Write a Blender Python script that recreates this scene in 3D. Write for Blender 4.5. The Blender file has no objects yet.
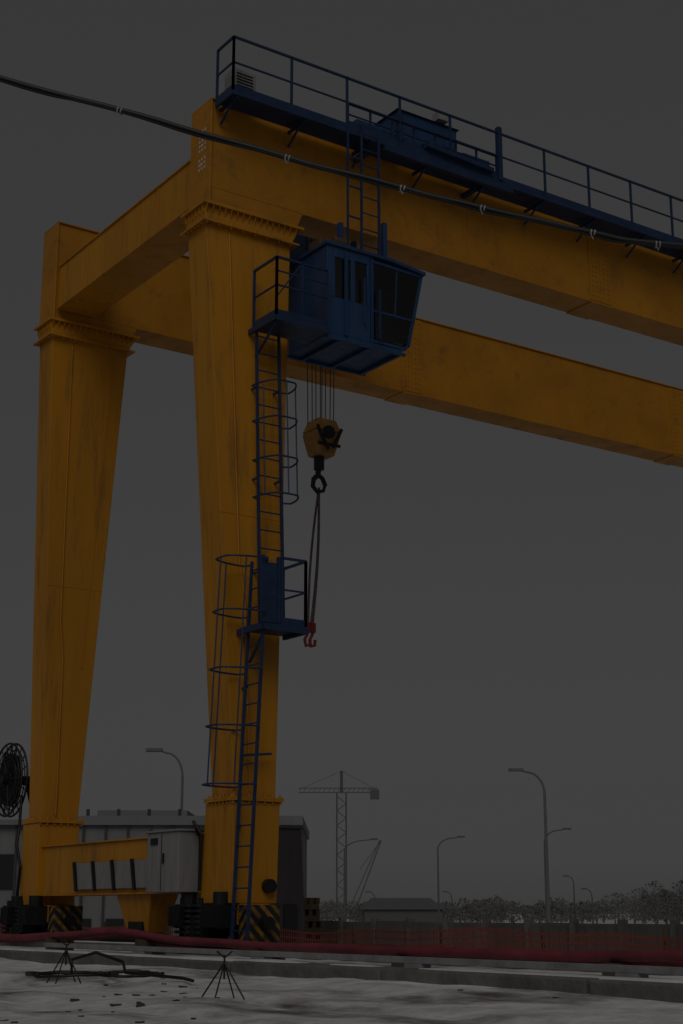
import bpy, math, random, bmesh
from mathutils import Vector, noise
random.seed(7)
EYE=0.75
S=bpy.context.scene
COL=S.collection
# ---------------------------------------------------------------- materials
def mat(name,col,rough=.5,metal=0,var=.15,scale=2.0,dirt=0.0,streak=False,bump=0.0,col2=None,spec=.5,fine=None):
    m=bpy.data.materials.new(name);m.use_nodes=True
    nt=m.node_tree;N=nt.nodes;L=nt.links
    b=N['Principled BSDF'];b.inputs['Roughness'].default_value=rough;b.inputs['Metallic'].default_value=metal
    b.inputs['Specular IOR Level'].default_value=spec
    tc=N.new('ShaderNodeTexCoord');mp=N.new('ShaderNodeMapping')
    mp.inputs['Scale'].default_value=(1,1,.12) if streak else (1,1,1)
    L.new(tc.outputs['Object'],mp.inputs['Vector'])
    n=N.new('ShaderNodeTexNoise');n.inputs['Scale'].default_value=scale;n.inputs['Detail'].default_value=6
    n.inputs['Roughness'].default_value=.6
    L.new(mp.outputs[0],n.inputs['Vector'])
    r=N.new('ShaderNodeValToRGB');r.color_ramp.elements[0].position=.3;r.color_ramp.elements[1].position=.7
    c2=col2 or tuple(c*(1-var) for c in col)
    r.color_ramp.elements[0].color=(*c2,1);r.color_ramp.elements[1].color=(*col,1)
    L.new(n.outputs['Fac'],r.inputs[0]);out=r.outputs[0]
    if dirt>0:
        n2=N.new('ShaderNodeTexNoise');n2.inputs['Scale'].default_value=scale*3.1;n2.inputs['Detail'].default_value=9;n2.inputs['Roughness'].default_value=.72
        L.new(mp.outputs[0],n2.inputs['Vector'])
        r2=N.new('ShaderNodeValToRGB');r2.color_ramp.elements[0].position=.52;r2.color_ramp.elements[1].position=.78
        r2.color_ramp.elements[0].color=(0,0,0,1);r2.color_ramp.elements[1].color=(dirt,)*3+(1,)
        L.new(n2.outputs['Fac'],r2.inputs[0])
        mx=N.new('ShaderNodeMixRGB');mx.inputs[2].default_value=(.06,.035,.02,1)
        L.new(r2.outputs[0],mx.inputs[0]);L.new(out,mx.inputs[1]);out=mx.outputs[0]
        mr=N.new('ShaderNodeMapRange');mr.inputs['From Min'].default_value=.3;mr.inputs['From Max'].default_value=.7
        mr.inputs['To Min'].default_value=max(.2,rough-.1);mr.inputs['To Max'].default_value=min(1,rough+.25)
        L.new(n2.outputs['Fac'],mr.inputs['Value']);L.new(mr.outputs[0],b.inputs['Roughness'])
    L.new(out,b.inputs['Base Color'])
    if bump>0:
        n3=N.new('ShaderNodeTexNoise');n3.inputs['Scale'].default_value=fine or scale*6;n3.inputs['Detail'].default_value=8
        L.new(tc.outputs['Object'],n3.inputs['Vector'])
        bp=N.new('ShaderNodeBump');bp.inputs['Strength'].default_value=bump;bp.inputs['Distance'].default_value=.05
        L.new(n3.outputs['Fac'],bp.inputs['Height']);L.new(bp.outputs[0],b.inputs['Normal'])
    return m
YEL=mat('yellow_paint',(.54,.225,.004),.48,var=.28,scale=1.1,dirt=.75,streak=True,bump=.09,fine=1.2)
YELH=mat('yellow_paint_girder',(.50,.205,.004),.48,var=.28,scale=.7,dirt=.6,bump=.09,fine=1.0)
BLU=mat('blue_paint',(.011,.036,.10),.42,var=.4,scale=3,dirt=.3)
BLUC=mat('blue_cabin_paint',(.014,.055,.15),.4,var=.35,scale=2.5,dirt=.35,streak=True)
DRK=mat('dark_steel',(.02,.02,.022),.5,.4,var=.4,scale=6)
BLK=mat('black_rubber',(.006,.006,.007),.5)
STE=mat('galvanised_steel',(.38,.38,.39),.6,.3,var=.4,scale=3,dirt=.4)
GRY=mat('grey_cabinet',(.28,.28,.275),.5,var=.3,scale=3,dirt=.6,streak=True)
WHT=mat('white_plastic',(.6,.6,.6),.5,var=.2)
TIE=mat('cable_tie_plastic',(.32,.32,.32),.5,var=.2)
LIN=mat('cabin_lining_sky_panels',(.45,.46,.48),.7,var=.2)  # pale tone added to brighten the cabin behind its glass
RED=mat('red_hose',(.22,.03,.045),.55,var=.5,scale=2,dirt=.5)
REDP=mat('red_paint',(.25,.02,.015),.5,var=.3)
ORG=mat('orange_net',(.30,.06,.035),.6,var=.4,scale=.6)
CON=mat('concrete',(.17,.16,.15),.85,var=.5,scale=1.6,dirt=.6,bump=.5)
WALL=mat('concrete_wall',(.13,.125,.12),.9,var=.5,scale=.5,dirt=.5,streak=True,bump=.3)
BLD=mat('grey_cladding',(.21,.21,.215),.7,var=.4,scale=.4,dirt=.4,streak=True)
BLDD=mat('dark_block',(.075,.065,.07),.8,var=.4,scale=.8,dirt=.3,streak=True)
ROOF=mat('roof_sheet',(.2,.2,.21),.7,var=.3,scale=.3)
HAZ=mat('haze_toned_steel',(.10,.10,.103),.8,var=.1)  # atmospheric haze painted into the grey of distant steel
HAZ2=mat('haze_toned_far_steel',(.115,.115,.118),.9,var=.05)  # base colour faded towards the sky to paint in haze
TREE=mat('haze_toned_trees',(.15,.147,.145),.95,var=.2,scale=.05)  # tree colour lightened to stand in for haze over distance
WIN=mat('dark_window',(.02,.022,.026),.2)
WOOD=mat('weathered_wood',(.10,.075,.05),.85,var=.5,scale=4,streak=True)
MUD=mat('rubble_mud',(.08,.068,.058),.9,var=.5,scale=4,bump=.5)
SNW=mat('snow_cover',(.66,.66,.67),.8,var=.25,scale=2.5,bump=.4)
HBY=mat('hook_block_paint',(.42,.22,.05),.5,var=.5,scale=5,dirt=.8)
def hazard():
    m=bpy.data.materials.new('hazard_stripes');m.use_nodes=True;N=m.node_tree.nodes;L=m.node_tree.links
    b=N['Principled BSDF'];b.inputs['Roughness'].default_value=.6
    tc=N.new('ShaderNodeTexCoord');sp=N.new('ShaderNodeSeparateXYZ');L.new(tc.outputs['Object'],sp.inputs[0])
    a=N.new('ShaderNodeMath');a.operation='ADD';L.new(sp.outputs[0],a.inputs[0]);L.new(sp.outputs[1],a.inputs[1])
    c=N.new('ShaderNodeMath');c.operation='ADD';L.new(a.outputs[0],c.inputs[0]);L.new(sp.outputs[2],c.inputs[1])
    d=N.new('ShaderNodeMath');d.operation='MULTIPLY';d.inputs[1].default_value=5.2;L.new(c.outputs[0],d.inputs[0])
    e=N.new('ShaderNodeMath');e.operation='FRACT';L.new(d.outputs[0],e.inputs[0])
    g=N.new('ShaderNodeMath');g.operation='GREATER_THAN';g.inputs[1].default_value=.55;L.new(e.outputs[0],g.inputs[0])
    n=N.new('ShaderNodeTexNoise');n.inputs['Scale'].default_value=9;n.inputs['Detail'].default_value=8;L.new(tc.outputs['Object'],n.inputs['Vector'])
    r=N.new('ShaderNodeValToRGB');r.color_ramp.elements[0].position=.35;r.color_ramp.elements[1].position=.65
    r.color_ramp.elements[0].color=(.07,.045,.02,1);r.color_ramp.elements[1].color=(.32,.15,.01,1);L.new(n.outputs['Fac'],r.inputs[0])
    mx=N.new('ShaderNodeMixRGB');mx.inputs[1].default_value=(.012,.012,.012,1);L.new(r.outputs[0],mx.inputs[2])
    L.new(g.outputs[0],mx.inputs[0]);L.new(mx.outputs[0],b.inputs['Base Color']);return m
HZD=hazard()
def glassm():
    m=bpy.data.materials.new('cab_glass');m.use_nodes=True;N=m.node_tree.nodes;L=m.node_tree.links
    N.remove(N['Principled BSDF']);o=N['Material Output']
    t=N.new('ShaderNodeBsdfTransparent');t.inputs[0].default_value=(.95,.97,.98,1)
    g=N.new('ShaderNodeBsdfGlossy');g.inputs['Roughness'].default_value=.08
    f=N.new('ShaderNodeFresnel');f.inputs[0].default_value=1.6
    x=N.new('ShaderNodeMixShader');L.new(f.outputs[0],x.inputs[0]);L.new(t.outputs[0],x.inputs[1]);L.new(g.outputs[0],x.inputs[2])
    L.new(x.outputs[0],o.inputs[0]);return m
GLS=glassm()
def groundm():
    m=bpy.data.materials.new('snowy_ground');m.use_nodes=True;N=m.node_tree.nodes;L=m.node_tree.links
    b=N['Principled BSDF'];b.inputs['Roughness'].default_value=.8
    tc=N.new('ShaderNodeTexCoord')
    def nz(sc,det,ro,scale=(1,1,1),rot=0):
        mp=N.new('ShaderNodeMapping');mp.inputs['Scale'].default_value=scale;mp.inputs['Rotation'].default_value=(0,0,rot)
        L.new(tc.outputs['Object'],mp.inputs[0]);n=N.new('ShaderNodeTexNoise')
        n.inputs['Scale'].default_value=sc;n.inputs['Detail'].default_value=det;n.inputs['Roughness'].default_value=ro
        L.new(mp.outputs[0],n.inputs['Vector']);return n.outputs['Fac']
    def ramp(f,stops):
        r=N.new('ShaderNodeValToRGB');L.new(f,r.inputs[0]);e=r.color_ramp.elements
        e[0].position=stops[0][0];e[0].color=(*stops[0][1],1);e[1].position=stops[-1][0];e[1].color=(*stops[-1][1],1)
        for p,c in stops[1:-1]:
            q=e.new(p);q.color=(*c,1)
        return r.outputs[0]
    big=nz(.8,10,.66,(1,.4,1))
    snow=ramp(nz(2.2,8,.7),[(.3,(.42,.415,.41)),(.62,(.74,.74,.75))])
    mud=ramp(nz(5,8,.7),[(.3,(.07,.06,.05)),(.7,(.2,.18,.16))])
    fac=ramp(big,[(.35,(0,0,0)),(.42,(.5,)*3),(.49,(1,1,1))])
    mx=N.new('ShaderNodeMixRGB');L.new(fac,mx.inputs[0]);L.new(mud,mx.inputs[1]);L.new(snow,mx.inputs[2])
    L.new(mx.outputs[0],b.inputs['Base Color'])
    bp=N.new('ShaderNodeBump');bp.inputs['Strength'].default_value=.7;bp.inputs['Distance'].default_value=.05
    L.new(nz(6,9,.65),bp.inputs['Height']);L.new(bp.outputs[0],b.inputs['Normal']);return m
GND=groundm()
# ---------------------------------------------------------------- mesh builder
class MB:
    def __init__(s): s.v=[];s.f=[]
    def hexa(s,c):
        i=len(s.v);s.v+= [tuple(p) for p in c]
        s.f+=[(i,i+3,i+2,i+1),(i+4,i+5,i+6,i+7),(i,i+1,i+5,i+4),(i+1,i+2,i+6,i+5),(i+2,i+3,i+7,i+6),(i+3,i,i+4,i+7)]
        return s
    def box(s,x0,x1,y0,y1,z0,z1):
        return s.hexa([(x0,y0,z0),(x1,y0,z0),(x1,y1,z0),(x0,y1,z0),(x0,y0,z1),(x1,y0,z1),(x1,y1,z1),(x0,y1,z1)])
    def taper(s,a,z0,b,z1):
        return s.hexa([(a[0],a[2],z0),(a[1],a[2],z0),(a[1],a[3],z0),(a[0],a[3],z0),(b[0],b[2],z1),(b[1],b[2],z1),(b[1],b[3],z1),(b[0],b[3],z1)])
    def bar(s,p,q,w=.05,h=None):
        p=Vector(p);q=Vector(q);h=h or w;d=(q-p).normalized()
        up=Vector((0,0,1)) if abs(d.z)<.95 else Vector((1,0,0))
        a=d.cross(up).normalized()*(w/2);b=a.cross(d).normalized()*(h/2)
        return s.hexa([p-a-b,p+a-b,p+a+b,p-a+b,q-a-b,q+a-b,q+a+b,q-a+b])
    def tube(s,p,q,r=.02,n=8,r2=None):
        return s.path([p,q],r,n,r2)
    def path(s,pts,r=.02,n=8,r2=None,closed=False):
        pts=[Vector(p) for p in pts];r2=r if r2 is None else r2
        base=len(s.v);N=len(pts);a=None
        for k,p in enumerate(pts):
            if closed: d=pts[(k+1)%N]-pts[k-1]
            else: d=pts[min(k+1,N-1)]-pts[max(k-1,0)]
            d.normalize()
            if a is None: 
                up=Vector((0,0,1)) if abs(d.z)<.9 else Vector((1,0,0)); a=d.cross(up).normalized()
            else: a=(a-d*a.dot(d)).normalized()
            b=d.cross(a);rr=r+(r2-r)*k/max(1,N-1)
            for j in range(n):
                t=2*math.pi*j/n;s.v.append(tuple(p+a*math.cos(t)*rr+b*math.sin(t)*rr))
        for k in range(N if closed else N-1):
            k2=(k+1)%N
            for j in range(n):
                j2=(j+1)%n;s.f.append((base+k*n+j,base+k*n+j2,base+k2*n+j2,base+k2*n+j))
        if not closed:
            s.f.append(tuple(base+j for j in range(n))[::-1]);s.f.append(tuple(base+(N-1)*n+j for j in range(n)))
        return s
    def prism(s,poly,y0,y1):
        i=len(s.v);n=len(poly)
        s.v+=[(x,y0,z) for x,z in poly]+[(x,y1,z) for x,z in poly]
        s.f.append(tuple(range(i,i+n)));s.f.append(tuple(range(i+2*n-1,i+n-1,-1)))
        for k in range(n):
            k2=(k+1)%n;s.f.append((i+k,i+n+k,i+n+k2,i+k2))
        return s
    def obj(s,name,m,parent=None,off=(0,0,EYE),bevel=0,smooth=False):
        me=bpy.data.meshes.new(name);me.from_pydata(s.v,[],s.f);me.update();me.materials.append(m)
        bm=bmesh.new();bm.from_mesh(me);bmesh.ops.recalc_face_normals(bm,faces=bm.faces);bm.to_mesh(me);bm.free()
        if smooth:
            for p in me.polygons:p.use_smooth=True
        o=bpy.data.objects.new(name,me);COL.objects.link(o)
        o.location=off
        if parent is not None:
            o.parent=parent;o.location=Vector(off)-parent.location
        if bevel:
            b=o.modifiers.new('bevel','BEVEL');b.width=bevel;b.segments=2;b.limit_method='ANGLE'
        return o
def empty(name,loc=(0,0,0)):
    e=bpy.data.objects.new(name,None);COL.objects.link(e);e.location=loc;e.empty_display_size=.5;return e
def SR(s,r):
    return (.5664*s+.8241*r, .8241*s-.5664*r)
def ladder(mb,p0,p1,wv,sp=.3,st=.045,rr=.012):
    p0=Vector(p0);p1=Vector(p1);wv=Vector(wv)
    mb.bar(p0,p1,st);mb.bar(p0+wv,p1+wv,st)
    n=int((p1-p0).length/sp)
    for i in range(n):
        a=p0+(p1-p0)*((i+.5)/n);mb.tube(a,a+wv,rr,6)
def cage(mb,p0,p1,wv,dv,zs,depth=.68):
    p0=Vector(p0);p1=Vector(p1);wv=Vector(wv);dv=Vector(dv)
    def hoop(t):
        c=p0+(p1-p0)*t+wv*.5;pts=[]
        W=.34
        wn=wv.normalized()
        for i in range(13):
            a=math.pi*i/12
            pts.append(c+wn*(-math.cos(a)*W)+dv*(.06+depth*min(1,math.sin(a)*1.12)))
        return [c-wn*wv.length/2]+pts+[c+wn*wv.length/2]
    hs=[hoop(t) for t in zs]
    for h in hs: mb.path(h,.015,6)
    for k in (3,7,11):
        mb.path([h[k] for h in hs],.011,6)
def railing(mb,pts,h=1.05,sp=1.1,w=.045,mid=True,kick=True):
    pts=[Vector(p) for p in pts]
    for a,b in zip(pts[:-1],pts[1:]):
        L=(b-a).length;n=max(1,round(L/sp))
        for i in range(n+1):
            p=a+(b-a)*i/n;mb.bar(p,p+Vector((0,0,h)),w)
        u=Vector((0,0,h));mb.bar(a+u,b+u,w);
        if mid: mb.bar(a+u*.52,b+u*.52,w*.7)
        if kick: mb.bar(a+Vector((0,0,.05)),b+Vector((0,0,.05)),.012,.1)
# ================================================================= CRANE
C=empty('gantry_crane',(11.7,23,.25))
GX0,GX1=10.92,48
def girder(nm,y0,y1,zb,zt,zh):
    m=MB()
    m.box(GX0+.03,GX1,y0,y1,zb+.03,zt-.03)
    m.box(12.72,GX1,y0-.035,y1+.035,zb,zb+.028)
    m.hexa([(GX0+.03,y0+.001,zh),(12.62,y0+.001,zh),(12.62,y1-.001,zh),(GX0+.03,y1-.001,zh),(GX0+.03,y0+.001,zb+.028),(12.74,y0+.001,zb+.028),(12.74,y1-.001,zb+.028),(GX0+.03,y1-.001,zb+.028)])
    m.box(GX0,GX1,y0-.035,y1+.035,zt-.028,zt)
    m.box(GX0,GX0+.028,y0-.03,y1+.03,zh+.003,zt-.03)
    m.obj(nm,YELH,C,bevel=.006)
    m=MB()
    for x in (19.6,28.2,37):
        m.box(x-.28,x+.28,y0-.016,y0-.002,zb+.05,zt-.05);m.box(x-.28,x+.28,y0-.05,y1+.05,zb-.018,zb-.002)
        m.box(x-.01,x+.01,y0-.022,y0-.017,zb+.05,zt-.05)
    for x in (13.0,16.3,23,25.6,31,34): m.box(x-.006,x+.006,y0-.006,y0-.001,zb+.04,zt-.04)
    m.obj(nm+'_splices',YELH,C)
    m=MB();
    for x in (19.6,28.2):
        for i in range(14):
            for dx in (-.2,-.1,.1,.2):
                z=zb+.15+i*(zt-zb-.3)/13
                m.tube((x+dx,y0-.016,z),(x+dx,y0-.03,z),.013,6)
    m.obj(nm+'_bolts',YELH,C)
    m=MB().box(GX0+.4,GX1,(y0+y1)/2-.03,(y0+y1)/2+.03,zt+.001,zt+.09);m.obj(nm+'_trolley_rail',DRK,C)
girder('front_girder',19.68,20.30,11.33,12.95,11.08)
girder('rear_girder',25.73,26.35,11.25,13.12,11.08)
def leg(nm,top,bot,fy):
    m=MB()
    zt,zb=10.72,1.62
    m.taper(bot,zb,top,zt)
    h=(top[0]-.02,top[1]+.02,top[2]-.02,top[3]+.02)
    m.taper(h,zt+.03,(top[0]-.05,top[1]+.15,top[2]-.02,top[3]+.02),11.03)
    m.obj(nm,YEL,C,bevel=.008)
    m=MB()
    m.box(top[0]-.1,top[1]+.12,top[2]-.1,top[3]+.1,zt,zt+.03)
    m.box(top[0]-.1,top[1]+.22,top[2]-.09,top[3]+.09,11.03,11.078)
    m.box(bot[0]-.09,bot[1]+.09,bot[2]-.09,bot[3]+.09,zb-.06,zb-.031)
    m.box(bot[0]-.09,bot[1]+.09,bot[2]-.09,bot[3]+.09,zb-.029,zb)
    n=15
    for i in range(n+1):
        x=top[0]-.02+(top[1]-top[0]+.1)*i/n
        m.hexa([(x-.008,top[2]-.02,10.88),(x+.008,top[2]-.02,10.88),(x+.008,top[2],10.88),(x-.008,top[2],10.88),
                (x-.008,top[2]-.085,11.03),(x+.008,top[2]-.085,11.03),(x+.008,top[2],11.03),(x-.008,top[2],11.03)])
        if i%2==0: m.tube((x,top[2]-.06,zt-.03),(x,top[2]-.06,zt+.06),.02,6)
    for i in range(6):
        y=top[2]+.02+(top[3]-top[2]-.04)*i/5
        m.tube((top[0]-.06,y,zt-.03),(top[0]-.06,y,zt+.06),.02,6)
        m.box(top[0]-.07,top[0],y-.008,y+.008,10.9,11.03)
    for i in range(7):
        x=bot[0]-.05+(bot[1]-bot[0]+.1)*i/6
        m.tube((x,bot[2]-.055,zb-.1),(x,bot[2]-.055,zb+.04),.02,6)
        m.tube((bot[0]-.055,bot[2]+(bot[3]-bot[2])*i/6,zb-.1),(bot[0]-.055,bot[2]+(bot[3]-bot[2])*i/6,zb+.04),.02,6)
    def P(fx,z,o=0.0):
        t=(z-zb)/(zt-zb);x0=bot[0]+(top[0]-bot[0])*t;x1=bot[1]+(top[1]-bot[1])*t;y0=bot[2]+(top[2]-bot[2])*t
        return Vector((x0+(x1-x0)*fx,y0-o,z))
    m.bar(P(0,5.9,.002)+Vector((-.004,0,0)),P(1,5.9,.002)+Vector((.004,0,0)),.006,.012)
    m.path([P(.36,1.7,.02),P(.34,4.6,.02),P(.26,5.2,.02),P(.26,10.6,.02)],.014,6)
    m.bar(P(.74,4.4,.004),P(.82,10.6,.004),.012,.03)
    m.obj(nm+'_flanges',YEL,C)
leg('front_leg',(10.9,12.5,19.7,20.3),(11.35,12.05,19.25,19.9),0)
leg('rear_leg',(10.93,12.53,25.72,26.32),(11.37,12.07,26.1,26.7),1)
m=MB();m.box(11.0,11.75,20.33,25.70,11.3,12.15);m.box(10.97,11.78,20.34,25.69,12.151,12.18);m.box(10.97,11.78,20.34,25.69,11.27,11.299)
for y in (21.6,23,24.4): m.box(10.985,10.999,y-.01,y+.01,11.3,12.15)
m.box(11.1,11.5,24.7,25.0,12.18,12.38);m.obj('end_tie_beam',YEL,C,bevel=.006)
m=MB()
for i in range(9):
    z=11.75+i*.085
    if i in (3,): continue
    for j in range(3): m.box(GX0-.004,GX0-.001,19.82+j*.09,19.82+j*.09+(.06 if (i*j)%2 else .035),z,z+.045)
m.obj('stencilled_marking',WHT,C)
m=MB();m.box(11.4,12.0,19.95,26.1,.30,1.12);m.box(11.36,12.04,20.1,26.05,1.121,1.15);m.box(11.36,12.04,20.1,26.05,.27,.299)
m.taper((11.55,11.85,22.2,22.9),-.32,(11.45,11.95,21.95,23.15),.268)
m.obj('sill_beam',YEL,C,bevel=.006)
m=MB();m.taper((11.33,12.07,19.22,20.15),.12,(11.3,12.1,19.2,20.0),1.55);m.taper((11.33,12.07,26.08,26.85),.12,(11.3,12.1,26.06,26.78),1.55)
m.obj('leg_feet',YEL,C,bevel=.01)
m=MB()
m.tube((11.9,19.2,.36),(11.9,19.1,.36),.1,20);m.obj('foot_details',DRK,C)
def bogie(nm,y0,y1):
    m=MB();m.box(11.45,11.95,y0+.25,y1-.25,-.18,.115);m.taper((11.5,11.9,y0+.5,y1-.5),.05,(11.4,12,y0+.4,y1-.4),.118);m.obj(nm+'_frame',YEL,C,bevel=.01)
    m=MB();m.box(11.42,11.98,y0+.02,y0+.24,-.42,.1);m.box(11.42,11.98,y1-.24,y1-.02,-.42,.1);m.obj(nm+'_buffers_striped',HZD,C,bevel=.01)
    m=MB()
    for yy in (y0+.5,y1-.5):
        m.tube((11.58,yy,-.2),(11.82,yy,-.2),.21,24);m.tube((11.54,yy,-.2),(11.58,yy,-.2),.245,24);m.tube((11.82,yy,-.2),(11.86,yy,-.2),.245,24)
        m.tube((11.4,yy,-.2),(11.54,yy,-.2),.07,12)
        m.box(11.1,11.44,yy-.16,yy+.16,-.22,.1)
        for i in range(7): m.box(11.02,11.1,yy-.17+i*.05,yy-.145+i*.05,-.2,.08)
        m.tube((11.28,yy,.1),(11.28,yy,.28),.12,12)
    m.tube((11.7,y0+.02,-.15),(11.7,y0-.14,-.15),.09,16)
    m.box(11.15,11.4,(y0+y1)/2-.2,(y0+y1)/2+.25,-.35,-.05)
    for yy in (y0+.95,y0+1.25,y0+1.5):
        for k in range(7): m.tube((11.2,yy,-.38+k*.075),(11.2,yy,-.34+k*.075),.11,12)
        m.tube((11.2,yy,-.4),(11.2,yy,.2),.04,8)
    m.obj(nm+'_wheels_motors',DRK,C)
bogie('front_bogie',18.95,20.9);bogie('rear_bogie',25.5,27.3)
m=MB();m.tube((11.62,22.55,-.24),(11.78,22.55,-.24),.18,20);m.box(11.5,11.9,22.3,22.8,-.33,-.15);m.obj('idler_wheel',DRK,C)
m=MB();m.box(11.0,11.345,20.25,21.25,.28,1.16);m.box(10.97,11.345,20.22,21.28,1.16,1.19);m.obj('control_cabinet',GRY,C,bevel=.01)
m=MB();m.box(10.99,10.997,20.77,20.778,.3,1.14);m.box(10.975,10.995,20.68,20.71,.7,.85);m.box(10.985,10.997,20.9,21.12,.98,1.08);m.obj('control_cabinet_door_gap',DRK,C)
m=MB();d_=MB()
for i in range(4):
    y=21.62+i*.72;m.hexa([(11.34,y,.37),(11.34,y+.62,.37),(11.39,y+.62,.37),(11.39,y,.37),(11.34,y+.12,.8),(11.34,y+.72,.8),(11.39,y+.72,.8),(11.39,y+.12,.8)])
    d_.bar((11.33,y+.66,.34),(11.33,y+.79,.82),.05)
m.obj('resistor_panels',GRY,C);d_.obj('resistor_dividers',DRK,C)
# ---- walkway along front girder
m=MB();m.box(11.0,GX1,19.12,19.62,12.83,12.85);m.bar((11,19.1,12.81),(GX1,19.1,12.81),.04,.08);m.bar((11,19.1,12.81),(11,19.64,12.81),.04,.08)
x=11.1
while x<GX1:
    m.bar((x,19.1,12.76),(x,19.66,12.76),.04,.05);m.bar((x,19.3,12.74),(x,19.66,12.5),.03);x+=1.32
m.obj('walkway_deck',BLU,C)
m=MB();railing(m,[(11,19.62,12.85),(11,19.1,12.85)],.96,.6,.036);railing(m,[(11,19.1,12.85),(GX1,19.1,12.85)],.96,1.12,.036)
m.bar((16.62,19.1,12.85),(16.62,19.1,13.92),.09);m.obj('walkway_railing',BLU,C)
m=MB();m.box(11.12,11.55,19.3,19.6,12.95,13.4);m.obj('walkway_equipment_box',GRY,C,bevel=.02)
m=MB();
for i in range(6): m.box(11.18,11.49,19.29,19.298,13.03+i*.055,13.05+i*.055)
m.obj('equipment_box_louvres',DRK,C)
# ---- trolley
m=MB();m.box(14.3,17.0,19.75,26.3,13.06,13.24);m.box(14.2,17.1,19.7,20.25,13.245,13.32);m.box(14.85,16.2,19.8,21.0,13.33,14.05)
m.taper((14.8,16.25,19.75,21.05),14.05,(14.95,16.1,19.9,20.9),14.14)
m.box(13.75,14.6,19.2,19.6,12.9,13.12);m.box(16.3,16.95,19.75,20.3,13.33,13.62);m.tube((16.25,20.8,13.6),(17.0,20.8,13.6),.24,16)
m.box(13.9,14.7,19.75,20.3,13.3,13.55)
m.obj('trolley_frame',BLUC,C,bevel=.01)
m=MB();m.tube((14.9,22.2,13.8),(14.9,24.6,13.8),.4,20);m.box(15.6,16.4,22.4,23.4,13.24,13.9);
for xx in (14.6,16.7):
    m.tube((xx,19.95,13.12),(xx,20.03,13.12),.16,16)
m.tube((15.2,19.55,13.25),(15.6,19.55,13.25),.11,14);m.box(15.6,15.85,19.45,19.68,13.1,13.4)
m.obj('hoist_drum',DRK,C)
m=MB();m.box(15.75,15.98,19.75,19.95,14.14,14.3);m.obj('trolley_lamp_housing',GRY,C)
m=MB();railing(m,[(13.3,19.16,12.95),(16.6,19.16,12.95)],.42,.45,.032,True)
m.bar((14.4,19.16,13.0),(14.4,19.16,13.5),.09)
m.bar((14.9,19.05,13.02),(16.4,19.05,12.96),.12,.08);m.bar((14.0,19.1,12.72),(16.9,19.1,12.72),.08,.1)
m.bar((13.8,19.3,12.65),(13.8,19.66,12.65),.08);m.bar((16.2,19.3,12.65),(16.2,19.66,12.65),.08)
m.obj('trolley_side_frame',BLU,C)
# ---- cabin
y0,y1=18.95,20.1
ZF=8.96
m=MB()
m.box(12.74,14.22,y0,y1,ZF,ZF+.06)
m.hexa([(14.22,y0,ZF),(14.40,y0,ZF+.14),(14.40,y1,ZF+.14),(14.22,y1,ZF),(14.22,y0,ZF+.06),(14.38,y0,ZF+.19),(14.38,y1,ZF+.19),(14.22,y1,ZF+.06)])
m.box(12.7,14.0,y0-.04,y1+.04,10.54,10.6);
m.hexa([(14.0,y0-.04,10.54),(14.74,y0-.04,10.46),(14.74,y1+.04,10.46),(14.0,y1+.04,10.54),(14.0,y0-.04,10.6),(14.74,y0-.04,10.52),(14.74,y1+.04,10.52),(14.0,y1+.04,10.6)])
m.box(12.74,12.78,y0,y1,ZF+.06,10.54)
m.box(12.78,13.6,y0,y0+.04,ZF+.06,9.65)
m.box(12.78,12.9,y0,y0+.04,9.65,10.54);m.box(13.22,13.3,y0,y0+.04,9.65,10.54)
m.box(12.9,13.22,y0,y0+.04,10.36,10.54);m.box(13.3,13.6,y0,y0+.04,10.38,10.54);m.box(13.54,13.6,y0,y0+.04,9.65,10.38)
m.box(12.78,13.3,y1-.04,y1,ZF+.06,9.5);m.box(12.78,12.9,y1-.04,y1,9.5,10.54)
m.obj('cabin_shell',BLUC,C,bevel=.008)
m=MB()
for y in (y0+.03,y1-.03):
    m.bar((13.64,y,ZF+.06),(13.64,y,10.54),.06)
    m.bar((14.39,y,ZF+.16),(14.69,y,10.48),.05)
    m.bar((13.64,y,9.6),(14.5,y,9.6),.035)
    m.bar((13.64,y,10.47),(14.69,y,10.44),.05);m.bar((13.64,y,ZF+.1),(14.34,y,ZF+.1),.05)
    m.bar((14.12,y,9.6),(14.17,y,10.48),.025)
for z,x in ((ZF+.17,14.39),(9.6,14.5),(10.45,14.68)): m.bar((x,y0,z),(x,y1,z),.045)
m.bar((14.39,19.5,ZF+.17),(14.68,19.5,10.45),.03)
m.bar((13.1,y0-.02,ZF+.06),(13.1,y0-.02,10.48),.04);m.bar((13.45,y0-.05,9.3),(13.45,y0-.05,10.1),.025)
m.bar((12.72,y0,ZF-.02),(14.3,y0,ZF-.02),.05);m.bar((12.72,y1,ZF-.02),(14.3,y1,ZF-.02),.05)
for x in (13.0,13.6,14.2): m.bar((x,y0+.04,ZF-.03),(x,y1-.04,ZF-.03),.05)
for y in (y0+.15,y1-.1): 
    m.bar((13.1,y,10.58),(13.1,y,11.06),.08);m.bar((14.0,y,10.58),(14.0,y,11.3),.08)
m.bar((13.75,y0-.06,9.1),(13.75,y0-.06,9.95),.03)
for zz in (9.12,9.93): m.bar((13.75,y0-.06,zz),(13.75,y0,zz),.02)
m.obj('cabin_frame',BLUC,C)
m=MB();yy=y0+.02
m.box(12.91,13.21,yy,yy+.006,9.65,10.36);m.box(13.31,13.53,yy,yy+.006,9.65,10.38)
P4=[(13.68,ZF+.13),(14.36,ZF+.18),(14.65,10.44),(13.68,10.44)]
m.prism(P4,yy,yy+.006);m.prism(P4,y1-.02,y1-.014)
m.hexa([(14.38,y0+.05,9.15),(14.385,y0+.05,9.15),(14.385,y1-.05,9.15),(14.38,y1-.05,9.15),(14.665,y0+.05,10.44),(14.67,y0+.05,10.44),(14.67,y1-.05,10.44),(14.665,y1-.05,10.44)])
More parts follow.
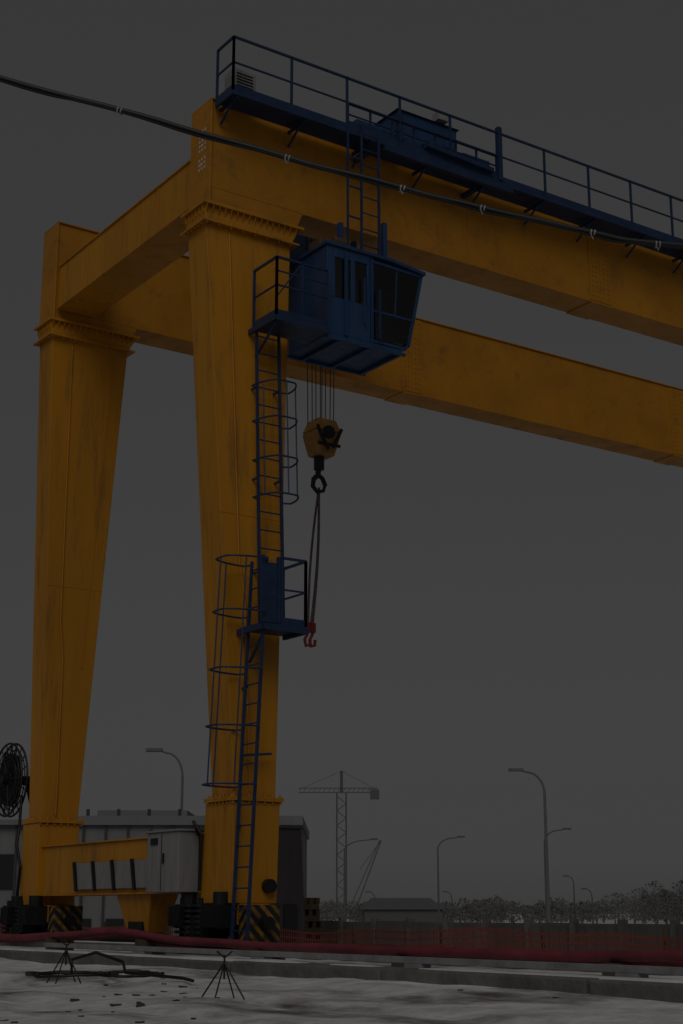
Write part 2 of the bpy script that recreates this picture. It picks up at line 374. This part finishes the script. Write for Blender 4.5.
m.obj('cabin_glazing',GLS,C)
m=MB();m.box(13.4,13.8,19.4,19.8,9.25,9.4);m.box(13.35,13.45,19.4,19.8,9.4,10.0);m.box(13.95,14.2,19.8,19.95,ZF+.06,9.45);m.obj('cabin_seat_console',DRK,C,bevel=.03)
m=MB();m.box(12.8,14.6,y0+.08,y1-.06,10.44,10.455);m.box(12.79,12.8,y0+.05,y1-.05,ZF+.08,10.44)
m.box(13.78,14.36,y0+.12,y0+.135,ZF+.2,9.5);m.box(12.95,13.3,y0+.10,y0+.11,9.75,10.3);m.obj('cabin_lining_sky_panels',LIN,C)  # added pale panels behind the panes imitate sky seen through the glazing
m=MB();m.bar((13.72,19.0,9.68),(14.5,19.0,9.78),.016);m.bar((13.75,19.05,10.22),(14.55,19.05,10.26),.022);m.bar((13.75,19.02,9.15),(14.45,19.02,9.58),.012);m.bar((14.51,19.0,9.76),(14.36,19.0,9.2),.012);m.bar((13.72,20.0,10.3),(14.55,20.0,10.1),.02)
m.obj('cabin_white_fittings',WHT,C)
m=MB();m.box(12.8,13.15,19.25,19.6,10.6,10.8);m.tube((12.95,19.1,10.7),(13.2,19.1,10.7),.09,12);m.obj('cabin_roof_motor',mat('brown_motor',(.10,.05,.02),.6),C,bevel=.02)
m=MB();ladder(m,(13.48,19.02,10.6),(13.48,19.02,12.95),(.36,0,0),.28,.036)
m.bar((13.2,19.02,10.6),(13.2,19.02,12.85),.03)
for z in (11.2,11.75,12.3): m.bar((13.2,19.02,z),(13.48,19.02,z),.025)
m.obj('cabin_access_ladder',BLU,C)
ZL=9.02
m=MB();m.box(11.68,12.7,18.8,19.5,ZL-.05,ZL);m.bar((11.68,18.8,ZL-.05),(12.7,18.8,ZL-.05),.05,.08);m.bar((11.68,18.8,ZL-.05),(11.68,19.6,ZL-.05),.05,.08);m.bar((11.72,18.85,ZL-.1),(11.8,19.6,ZL-.45),.035)
railing(m,[(11.7,19.5,ZL),(11.7,18.82,ZL),(12.66,18.82,ZL)],.98,.5,.036)
m.bar((11.7,18.82,ZL+.75),(12.66,18.82,ZL+.75),.022);m.bar((11.7,18.82,ZL+.3),(12.15,18.82,ZL+.95),.02)
m.obj('upper_landing',BLU,C)
m=MB();ladder(m,(11.7,19.18,4.05),(11.72,19.45,ZL),(.42,0,0),.28,.04)
cage(m,(11.7,19.18,4.05),(11.72,19.45,ZL),(.42,0,0),(0,-1,0),[.42,.54,.67,.79],.48)
for z,y in ((5,19.24),(6.5,19.32),(8,19.4)):
    for x in (11.72,12.12): m.bar((x,y,z),(x,y+.22,z),.03)
m.obj('upper_ladder',BLU,C)
m=MB();m.box(11.42,12.2,18.65,19.3,4.05,4.1);m.bar((11.42,18.65,4.04),(12.2,18.65,4.04),.05,.09);m.bar((12.2,18.65,4.04),(12.2,19.3,4.04),.05,.09);m.bar((11.42,18.65,4.04),(11.42,19.35,4.04),.05,.09)
railing(m,[(11.75,18.67,4.1),(12.18,18.67,4.1),(12.18,19.3,4.1)],1.0,.5,.036)
m.box(11.44,11.66,18.64,18.67,4.1,5.0);m.bar((11.42,18.66,4.1),(11.42,18.66,5.1),.05);m.bar((11.69,18.66,4.1),(11.69,18.66,5.1),.05)
m.bar((11.5,18.7,4.0),(11.6,19.3,3.6),.035)
m.obj('middle_landing',BLU,C)
m=MB();ladder(m,(11.28,18.72,-.4),(11.52,18.72,5.1),(0,.42,0),.28,.04)
cage(m,(11.28,18.72,-.4),(11.52,18.72,5.1),(0,.42,0),(-1,0,0),[.39,.54,.69,.845,.99],.6)
for z in (1.2,2.2,3.2): m.bar((11.34+.04*z,19.14,z),(11.5,19.32,z),.035)
m.bar((11.4,19.14,2.2),(11.9,19.14,2.25),.035)
m.obj('lower_ladder',BLU,C)
# hook block
m=MB();hx,hy=15.35,23
m.hexa([(hx-.2,hy-.18,8.36),(hx+.18,hy-.18,8.36),(hx+.18,hy+.18,8.36),(hx-.2,hy+.18,8.36),(hx-.3,hy-.25,8.82),(hx+.3,hy-.25,8.82),(hx+.3,hy+.25,8.82),(hx-.3,hy+.25,8.82)])
m.taper((hx-.3,hx+.3,hy-.25,hy+.25),8.83,(hx-.2,hx+.2,hy-.2,hy+.2),9.08)
m.obj('hook_block_housing',HBY,C,bevel=.03)
m=MB();m.tube((hx,hy-.27,8.8),(hx,hy+.27,8.8),.13,20);m.tube((hx-.06,hy,8.1),(hx-.06,hy,8.36),.1,12)
m.bar((hx-.25,hy-.26,8.55),(hx+.25,hy-.26,8.55),.02,.06);m.bar((hx-.28,hy-.27,8.9),(hx-.02,hy-.27,8.45),.02,.06);m.bar((hx+.28,hy-.27,8.9),(hx+.08,hy-.27,8.5),.02,.06)
for a in (-.22,-.12,.1,.18):
    m.tube((hx+a,hy-.13,9.0),(hx+a*1.2,hy-.15,13.1),.009,6);m.tube((hx+a,hy+.15,9.0),(hx+a*1.2,hy+.18,13.1),.009,6)
m.path([(hx-.08,hy,8.15),(hx-.08,hy,8.0),(hx-.18,hy,7.9),(hx-.2,hy,7.76),(hx-.1,hy,7.66),(hx+.04,hy,7.7),(hx+.08,hy,7.82)],.06,10,.03)
m.path([(hx-.08,hy,8.0),(hx+.02,hy,7.94),(hx+.09,hy,7.8)],.045,10)
m.obj('crane_hook',DRK,C)
SLG=mat('sling_rope',(.15,.12,.12),.6,.2,var=.6,scale=14)
m=MB()
def sag(a,b,o,n=14):
    a=Vector(a);b=Vector(b);return [a+(b-a)*(i/n)+Vector(o)*math.sin(math.pi*i/n) for i in range(n+1)]
for o,e in (((.06,0,0),-.24),((-.02,.06,0),-.29),((.02,-.05,0),-.2)):
    m.path(sag((hx-.06,hy,7.75),(hx+e,hy,5.0),o),.022,6)
m.obj('chain_sling',SLG,C)
m=MB()
for e in (-.3,-.19):
    m.path([(hx+e,hy,5.12),(hx+e,hy,4.93),(hx+e-.06,hy,4.82),(hx+e-.03,hy,4.70),(hx+e+.05,hy,4.73),(hx+e+.06,hy,4.83)],.03,8)
    m.box(hx+e-.05,hx+e+.05,hy-.04,hy+.04,4.96,5.14)
m.obj('sling_hooks',REDP,C)
# cable reel
m=MB();rc=Vector((11.3,27.55,2.42))
def circ(c,r,x,n=36): return [(x,c.y+r*math.cos(2*math.pi*i/n),c.z+r*math.sin(2*math.pi*i/n)) for i in range(n)]
for x in (11.26,11.37):
    for r in (.68,.56,.42,.16): m.path(circ(rc,r,x),.02 if r>.67 else .011,6,closed=True)
    for i in range(18):
        a=2*math.pi*i/18;m.tube((x,rc.y+.1*math.cos(a),rc.z+.1*math.sin(a)),(x,rc.y+.68*math.cos(a),rc.z+.68*math.sin(a)),.011,5)
m.tube((11.14,rc.y,rc.z),(11.75,rc.y,rc.z),.09,14);m.tube((11.28,rc.y,rc.z),(11.35,rc.y,rc.z),.5,28)
m.bar((11.65,rc.y,rc.z),(11.65,26.7,rc.z),.1);m.bar((11.65,rc.y,rc.z),(11.65,26.75,1.2),.07)
m.obj('cable_reel',DRK,C)
m=MB();m.path([(11.33,27.0,2.1),(11.3,26.95,1.5),(11.2,26.8,1.2),(11.25,26.7,.8),(11.3,26.9,.2),(11.2,27,-.4)],.03,8)
m.path([(11.3,20.2,1.1),(11.2,20.12,1.25),(11.15,20.1,1.3),(11.25,20.0,1.1),(11.28,20.1,.3)],.025,8);m.obj('hanging_cables',BLK,C)
# ================================================================= GROUND
xs=[-700,-300,-120,-50,-20,-8,-3]+[i*.25 for i in range(0,37)]+[9.45,9.5,10,10.5,11,11.5,12,12.5,13,13.5,14,15,16,17,18,20,24,30,40,55,80,130,220,400,900]
ys=[-700,-300,-120,-50,-20,-8]+[i*.3 for i in range(-10,110)]+[34,36,40,46,55,70,90,130,200,350,600,1200]
PT=.15
def gh(x,y):
    if x<9.46: z=0+.045*noise.noise(Vector((x*.6,y*.35,0)))+.04*noise.noise(Vector((x*1.7,y*1.2,4)))+(.06*max(0,(x-8.3)))
    elif x<=12.6: z=PT+.02*noise.noise(Vector((x*2,y*2,0)))
    elif x<18: z=PT-(x-12.6)/5.4*1.13
    else: z=-.98
    if x<9.2 and -2<x: 
        z-=.06*math.exp(-((x-7.2-.3*math.sin(y*.2))/.22)**2)+.06*math.exp(-((x-5.6-.3*math.sin(y*.2))/.22)**2)
    return z
v=[(x,y,gh(x,y)) for x in xs for y in ys];ny=len(ys)
f=[(i*ny+j,(i+1)*ny+j,(i+1)*ny+j+1,i*ny+j+1) for i in range(len(xs)-1) for j in range(ny-1)]
m=MB();m.v=v;m.f=f;g=m.obj('ground',GND,off=(0,0,0),smooth=True)
m=MB();y=-20
while y<90:
    L=2.96;dz=random.uniform(-.01,.01);m.box(9.4+random.uniform(-.012,.012),9.8,y,y+L,-.1,.19+dz);y+=3
m.obj('concrete_track_edge',CON,off=(0,0,0),bevel=.02)
m=MB()
yy_=[-6+i*.2 for i in range(230)]
for (xa,xb,zz,th,sd) in ((9.45,9.78,.19,.035,3.),(11.36,11.58,.262,.03,11.)):
    for a,b in zip(yy_[:-1],yy_[1:]):
        ca=.5+.5*noise.noise(Vector((a*.8,sd,0)))*1.6;cb=.5+.5*noise.noise(Vector((b*.8,sd,0)))*1.6
        if ca<.3 or cb<.3: continue
        wa=(xb-xa)*(.4+.6*min(1,ca));wb=(xb-xa)*(.4+.6*min(1,cb))
        m.hexa([(xb-wa,a,zz-.02),(xb,a,zz-.02),(xb,b,zz-.02),(xb-wb,b,zz-.02),(xb-wa*.85,a,zz+th*ca),(xb-.03,a,zz+th*ca),(xb-.03,b,zz+th*cb),(xb-wb*.85,b,zz+th*cb)])
m.obj('snow_on_kerb',SNW,off=(0,0,0))
m=MB();y=-20
while y<90: m.box(11.35,12.05,y,y+5.97,.1,.262);y+=6
m.obj('rail_foundation',CON,off=(0,0,0),bevel=.01)
R=MB();R.box(11.67,11.73,-20,90,.27,.34);R.box(11.61,11.79,-20,90,.263,.28);R.obj('crane_rail',DRK,off=(0,0,0))
m=MB();m.bar((9.98,-20,.265),(9.98,22.5,.265),.1,.06)
y=-18
while y<22: m.box(9.9,10.06,y,y+.25,.14,.232);y+=3.1
m.obj('steel_channel',STE,off=(0,0,0))
# red hose, propped on low blocks
m=MB();pts=[]
y=-8
while y<60:
    pts.append((10.55+.3*noise.noise(Vector((y*.3,0,0))),y,.335+.05*noise.noise(Vector((y*.45,5,0)))+.10*math.exp(-((y-21.5)/2.2)**2)));y+=.35
m.path(pts,.056,10)
m.path([(p[0]+.14+.08*math.sin(p[1]*.9),p[1]+.1,p[2]-.07+.02*math.sin(p[1]*.6)) for p in pts],.035,8)
m.obj('red_hose',RED,off=(0,0,0),smooth=True)
m=MB()
for p in pts[::9]: m.box(p[0]-.12,p[0]+.3,p[1]-.08,p[1]+.08,.12,p[2]-.06)
m.obj('hose_support_blocks',WOOD,off=(0,0,0))
m=MB()
def loop(cx,cy,r,z,n=40,t=1.6):
    return [(cx+r*math.cos(i/n*2*math.pi*t)*(1+.1*math.sin(i)),cy+r*1.3*math.sin(i/n*2*math.pi*t),z+.012*i/n+.03*random.random()) for i in range(n)]
cx,cy=SR(18.2,-3.1)
m.path(loop(cx,cy,.5,.04),.018,6);m.path(loop(cx+.5,cy-.5,.35,.05),.018,6)
cx2,cy2=SR(17.6,-2.4)
m.path([(cx,cy,.05),(cx,cy,.22),(cx+.2,cy-.2,.3),(cx+.4,cy-.5,.2),(cx2,cy2,.1),(cx2+.4,cy2-.6,.05),(cx2+.3,cy2-1.0,.04)],.018,6)
m.obj('black_cable_coil',BLK,off=(0,0,0),smooth=True)
def stand(s,r,h):
    x,y=SR(s,r);e=empty('cable_stand',(x,y,0));m=MB()
    for a in (0,1.7,3.2,4.6):
        m.tube((x,y,h),(x+.22*math.cos(a+.6),y+.22*math.sin(a+.6),-.02),.008,6)
    m.tube((x,y,h*.5),(x,y,h+.06),.009,6);m.path([(x-.06,y+.04,h+.1),(x,y,h+.04),(x+.06,y-.04,h+.1)],.009,6)
    m.obj('tripod_frame',DRK,e,off=(0,0,0))
stand(14.6,-1.08,.3);stand(17.8,-3.1,.34)
m=MB()
for i in range(200):
    s=random.uniform(10,20);r=random.uniform(-.3,.28)*s;x,y=SR(s,r)
    if x>9.2: continue
    q=random.choice([.012,.015,.02,.025,.035]);z=gh(x,y)
    if noise.noise(Vector((x*.5,y*.3,9)))<.1: continue
    c=[Vector((sx,sy,sz)) for sz in (-.6,.7) for sx,sy in ((-1,-1),(1,-1),(1,1),(-1,1))]
    m.hexa([Vector((x,y,z))+Vector((p.x*q*random.uniform(.5,1.3),p.y*q*random.uniform(.5,1.3),p.z*q*random.uniform(.3,.8))) for p in c])
m.obj('rubble',MUD,off=(0,0,0))
# ================================================================= FENCES
m=MB();X=16.6;y=-10
W=lambda y:.04*math.sin(y*.7)+.03*math.sin(y*1.9+1)
while y<95:
    m.box(X,X+.004,y,y+.024,-.8,.45+W(y));y+=.085
for k in range(11):
    y=-10
    while y<95: m.hexa([(X-.004,y,-.75+k*.115+W(y)),(X-.001,y,-.75+k*.115+W(y)),(X-.001,y+1,-.75+k*.115+W(y+1)),(X-.004,y+1,-.75+k*.115+W(y+1)),
        (X-.004,y,-.725+k*.115+W(y)),(X-.001,y,-.725+k*.115+W(y)),(X-.001,y+1,-.725+k*.115+W(y+1)),(X-.004,y+1,-.725+k*.115+W(y+1))]);y+=1
E=empty('safety_net_fence',(X,20,-.7));m.obj('orange_netting',ORG,E,off=(0,0,0))
m=MB();y=-10
while y<95: m.bar((X+.06,y,-.9),(X+.06,y+.05,.52),.04);y+=2.6
m.obj('net_posts',WOOD,E,off=(0,0,0))
E=empty('concrete_panel_fence',(40,20,-1));m=MB();mp=MB();y=-30
while y<170:
    dz=random.uniform(-.03,.03)
    m.box(40,40.1,y+.12,y+2.4,-1.0,.36+dz)
    for k in range(4): m.box(39.97,39.998,y+.3+k*.53,y+.72+k*.53,-.9,.2+dz)
    mp.box(39.9,40.2,y-.12,y+.11,-1.0,.5+dz);y+=2.52
m.obj('fence_panels',WALL,E,off=(0,0,0));mp.obj('fence_posts',CON,E,off=(0,0,0))
# ================================================================= BUILDINGS
def rotbox(mb,s,r0,r1,d,z0,z1,tilt=0):
    a=SR(s,r0);b=SR(s+tilt,r1);c=SR(s+tilt+d,r1);e=SR(s+d,r0)
    mb.hexa([(*a,z0),(*b,z0),(*c,z0),(*e,z0),(*a,z1),(*b,z1),(*c,z1),(*e,z1)])
E=empty('industrial_building',(*SR(60,-9),-1))
m=MB();rotbox(m,60,-17,-1.6,12,-1,4.0);m.obj('walls',BLD,E,off=(0,0,0))
m=MB();rotbox(m,59.8,-10.6,-1.5,12.4,4.002,4.35);rotbox(m,59.7,-17.1,-10.61,12.4,4.003,4.2)
rotbox(m,62,-9.8,-6.2,5,4.352,4.7);m.obj('roof_parapet',ROOF,E,off=(0,0,0))
m=MB()
for i in range(10):
    r=-16.5+i*1.5;rotbox(m,59.93,r,r+.95,.05,1.6,2.9);rotbox(m,59.93,r,r+.95,.05,-.4,.5)
m.obj('windows',WIN,E,off=(0,0,0))
m=MB()
for i in range(18):
    r=-16.9+i*.86;rotbox(m,59.88,r,r+.08,.05,-1,4.0)
for i in range(7):
    r=-10+i*1.2;rotbox(m,60.5,r,r+.12,.12,4.351,4.65)
m.obj('pilasters',BLDD,E,off=(0,0,0))
E=empty('transformer_building',(16.8,28,-1))
m=MB();m.taper((16.1,17.6,26.8,29.2),-1,(16.15,17.45,26.85,29.2),2.40);m.box(16.12,17.48,26.82,29.23,2.401,2.46);m.obj('walls',BLDD,E,off=(0,0,0),bevel=.02)
m=MB();railing(m,[(16.1,26.9,2.46),(16.75,26.9,2.46),(16.75,29,2.46)],.6,.3,.03);m.obj('roof_railing',REDP,E,off=(0,0,0))
m=MB();m.box(17.0,17.3,26.77,26.8,.2,.9);m.box(16.3,16.8,26.775,26.8,-.9,1.0);m.obj('door_vent',WIN,E,off=(0,0,0))
E=empty('material_stack',(19,29,-1));m=MB()
x0_,y0_=SR(34,-.85)
for i in range(8):
    x,y=x0_+.04*(i%3),y0_;w_=.75-i*.05
    m.box(x,x+w_,y,y+1,-.95+i*.25,-.83+i*.25)
    for k in range(3): m.box(x+k*w_*.42,x+k*w_*.42+.1,y+.03,y+.97,-.83+i*.25,-.70+i*.25)
m.obj('stacked_pallets',WOOD,E,off=(0,0,0))
E=empty('distant_hangar',(*SR(170,6),-1));m=MB()
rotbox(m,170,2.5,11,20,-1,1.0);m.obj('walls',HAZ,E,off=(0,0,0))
m=MB()
p=[SR(169.7,2.2),SR(169.7,11.3),SR(190.3,11.3),SR(190.3,2.2)];q=[SR(180,3.4),SR(180,10.2)]
m.v+=[(*p[0],1.01),(*p[1],1.01),(*p[2],1.01),(*p[3],1.01),(*q[0],2.3),(*q[1],2.3)];m.f+=[(0,1,5,4),(1,2,5),(2,3,4,5),(3,0,4)]
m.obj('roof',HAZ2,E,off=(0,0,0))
# ================================================================= LAMPS
def lamp(s,r,h,arm,mt,rad=.09,base=-1.0):
    x,y=SR(s,r);e=empty('street_lamp',(x,y,base));rx,ry=.8241,-.5664
    m=MB();m.tube((x,y,base),(x,y,h-1.2),rad,8,rad*.7)
    pts=[]
    for i in range(9):
        a=math.pi/2*i/8
        d=arm*(1-math.cos(a))*1.0*.75;zz=h-1.2+1.1*math.sin(a);pts.append((x+rx*d,y+ry*d,zz))
    pts.append((x+rx*arm*.95,y+ry*arm*.95,h-.02));m.path(pts,rad*.6,8,rad*.5)
    m.obj('pole',mt,e,off=(0,0,0))
    m=MB();sg=.75 if arm>0 else -.75
    m.hexa([Vector((x+rx*d,y+ry*d,h+zz))+Vector((-ry*w,rx*w,0)) for zz in (-.06,.1) for d,w in ((arm*.9,-.12),(arm*.9+sg,-.16),(arm*.9+sg,.16),(arm*.9,.12))])
    m.obj('lamp_head',mt,e,off=(0,0,0),bevel=.02);return e
HAZN=mat('galvanised_lamp_steel',(.15,.15,.155),.7,var=.15)
lamp(80,10.55,7.9,-1.2,HAZN,.1)
lamp(70,-7.25,7.9,-1.05,HAZN,.085)
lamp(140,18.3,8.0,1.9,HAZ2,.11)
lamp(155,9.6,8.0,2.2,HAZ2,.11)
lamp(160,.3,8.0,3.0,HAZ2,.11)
for s,r in ((230,16.2),(230,4.9),(200,32),(210,31.2)):
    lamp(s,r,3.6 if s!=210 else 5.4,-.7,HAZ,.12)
E=empty('tower_crane',(*SR(430,0),-1));m=MB()
def R3(s,r,z): return (*SR(s,r),z)
H=33
for dr in (-1.3,1.3):
    for ds in (0,2.6): m.bar(R3(430+ds,dr,-1),R3(430+ds,dr,H),.3)
z=0;k=1
while z<H-2:
    m.bar(R3(430,-1.3*k,z),R3(430,1.3*k,z+2),.25);z+=2;k=-k
m.bar(R3(430,0,H),R3(430,0,H+6),.6)
for dz in (0,1.2): m.bar(R3(430,-12,H+dz),R3(430,10,H+dz),.25)
for i in range(16): m.bar(R3(430,-12+i*1.37,H),R3(430,-11.3+i*1.37,H+1.2),.15)
m.bar(R3(430,0,H+6),R3(430,-11,H+1.2),.12);m.bar(R3(430,0,H+6),R3(430,9,H+1.2),.12)
m.bar(R3(430,8,H-.5),R3(430,10.5,H-.5),2.6)
m.bar(R3(430,3,-1),R3(430,11,20),.4);m.bar(R3(430,1,-1),R3(430,10.6,20),.3);m.bar(R3(430,5,12),R3(430,11,20),.2)
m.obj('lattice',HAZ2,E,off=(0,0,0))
# treeline
m=MB()
def tri(c,q):
    a=Vector((random.gauss(0,1),random.gauss(0,1),random.gauss(0,1))).normalized()*q;b=Vector((random.gauss(0,1),random.gauss(0,1),random.gauss(0,1))).normalized()*q
    i=len(m.v);m.v+=[tuple(c),tuple(c+a),tuple(c+b)];m.f.append((i,i+1,i+2))
def tree(s,r,h,w,n):
    x,y=SR(s,r);m.tube((x,y,-1),(x,y,h*.8),.12,5,.03)
    for k in range(5):
        a=random.uniform(0,6.3);z=h*random.uniform(.2,.6);m.tube((x,y,z),(x+w*.7*math.cos(a),y+w*.7*math.sin(a),z+h*.3),.06,4,.02)
    for k in range(n):
        u=random.random();rr=w*math.sin(math.pi*min(1,.15+u*.85))**.7*math.sqrt(random.random());a=random.uniform(0,6.3)
        tri(Vector((x+rr*math.cos(a),y+rr*math.sin(a),-.5+(h+.5)*(u*1.05))),random.uniform(.15,.4))
for i in range(240):
    s=random.uniform(205,300);q=random.uniform(-.27,.28)
    h=1.0+1.3*random.random()
    if q>.09: h+=.4
    if q>.17: h+=1.5*random.random()+.5
    tree(s,q*s,h,random.uniform(2.2,4.2),260)
for i in range(12): tree(random.uniform(200,230),random.uniform(.205,.27)*215,random.uniform(3.0,4.8),3.2,480)
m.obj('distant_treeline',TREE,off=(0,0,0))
# ================================================================= OVERHEAD CABLE
key=[(-10,9.9),(-6,8.15),(-3.02,7.13),(-2.035,6.84),(-.492,6.36),(.507,6.07),(1.195,5.88),(2.135,5.65),(2.93,5.52),(6,5.35),(10,6.1)]
E=empty('overhead_cable',(*SR(12,0),7))
def cr(t):
    i=min(int(t),len(key)-2);u=t-i;g=lambda k:key[max(0,min(len(key)-1,k))]
    o=[]
    for c in (0,1):
        a,b,cc,d=g(i-1)[c],g(i)[c],g(i+1)[c],g(i+2)[c]
        o.append(.5*((2*b)+(-a+cc)*u+(2*a-5*b+4*cc-d)*u*u+(-a+3*b-3*cc+d)*u**3))
    return o
m=MB();pts=[]
for i in range(0,(len(key)-1)*10+1):
    r,z=cr(i/10*.9999);pts.append((*SR(12,r),z+EYE+.012*noise.noise(Vector((r*2,0,0)))))
m.path(pts,.026,10);m.obj('conduit',BLK,E,off=(0,0,0),smooth=True)
m=MB();m.path([(p[0],p[1]-.02,p[2]-.034+.012*math.sin(i*.5)) for i,p in enumerate(pts)],.009,6);m.obj('messenger_wire',BLK,E,off=(0,0,0))
m=MB()
for t in (3.05,4.0,5.0,6.0,7.0,7.85):
    a=cr(t);b=cr(t+.02);k=(b[1]-a[1])/(b[0]-a[0]+1e-6)
    for q0 in (0,.03):
        m.tube((*SR(12,a[0]+q0),a[1]+EYE-.008+k*q0),(*SR(12,a[0]+q0+.012),a[1]+EYE-.008+k*(q0+.012)),.034,10)
    m.tube((*SR(11.97,a[0]),a[1]+EYE-.03),(*SR(11.97,a[0]+.02),a[1]+EYE-.08),.004,5)
m.obj('cable_ties',TIE,E,off=(0,0,0))
for r,h in ((-10,10.9),(10,7.1)):
    x,y=SR(12,r);u=MB();u.tube((x,y,-.1),(x,y,h),.13,12,.09);u.obj('utility_pole',WOOD,off=(0,0,0))
# ================================================================= WORLD / LIGHT / CAMERA
sunel,sunaz=math.radians(42),math.radians(222)
w=bpy.data.worlds.new('World');S.world=w;w.use_nodes=True;N=w.node_tree.nodes;L=w.node_tree.links
bg=N['Background'];sk=N.new('ShaderNodeTexSky');sk.sky_type='NISHITA';sk.sun_disc=False;sk.sun_elevation=sunel;sk.sun_rotation=sunaz
hs=N.new('ShaderNodeHueSaturation');hs.inputs['Saturation'].default_value=.05;L.new(sk.outputs[0],hs.inputs['Color'])
mx=N.new('ShaderNodeMixRGB');mx.inputs[0].default_value=.97;mx.inputs[2].default_value=(.325,.323,.328,1);L.new(hs.outputs[0],mx.inputs[1])
L.new(mx.outputs[0],bg.inputs[0]);bg.inputs[1].default_value=.1
sd=bpy.data.lights.new('sun','SUN');sd.energy=.5;sd.angle=math.radians(40);sd.color=(1,.97,.92)
so=bpy.data.objects.new('sun',sd);COL.objects.link(so)
d=Vector((math.sin(sunaz)*math.cos(sunel),math.cos(sunaz)*math.cos(sunel),math.sin(sunel)))
so.rotation_euler=d.to_track_quat('Z','Y').to_euler();so.location=(0,0,40)
cd=bpy.data.cameras.new('camera');co=bpy.data.objects.new('camera',cd);COL.objects.link(co)
cd.sensor_fit='VERTICAL';cd.sensor_height=36;cd.lens=1518*36/1024;cd.clip_end=3000
co.location=(0,0,EYE);co.rotation_euler=(math.radians(90+14.76),0,math.radians(-34.5));S.camera=co
S.view_settings.view_transform='Standard';S.view_settings.look='None';S.view_settings.exposure=0
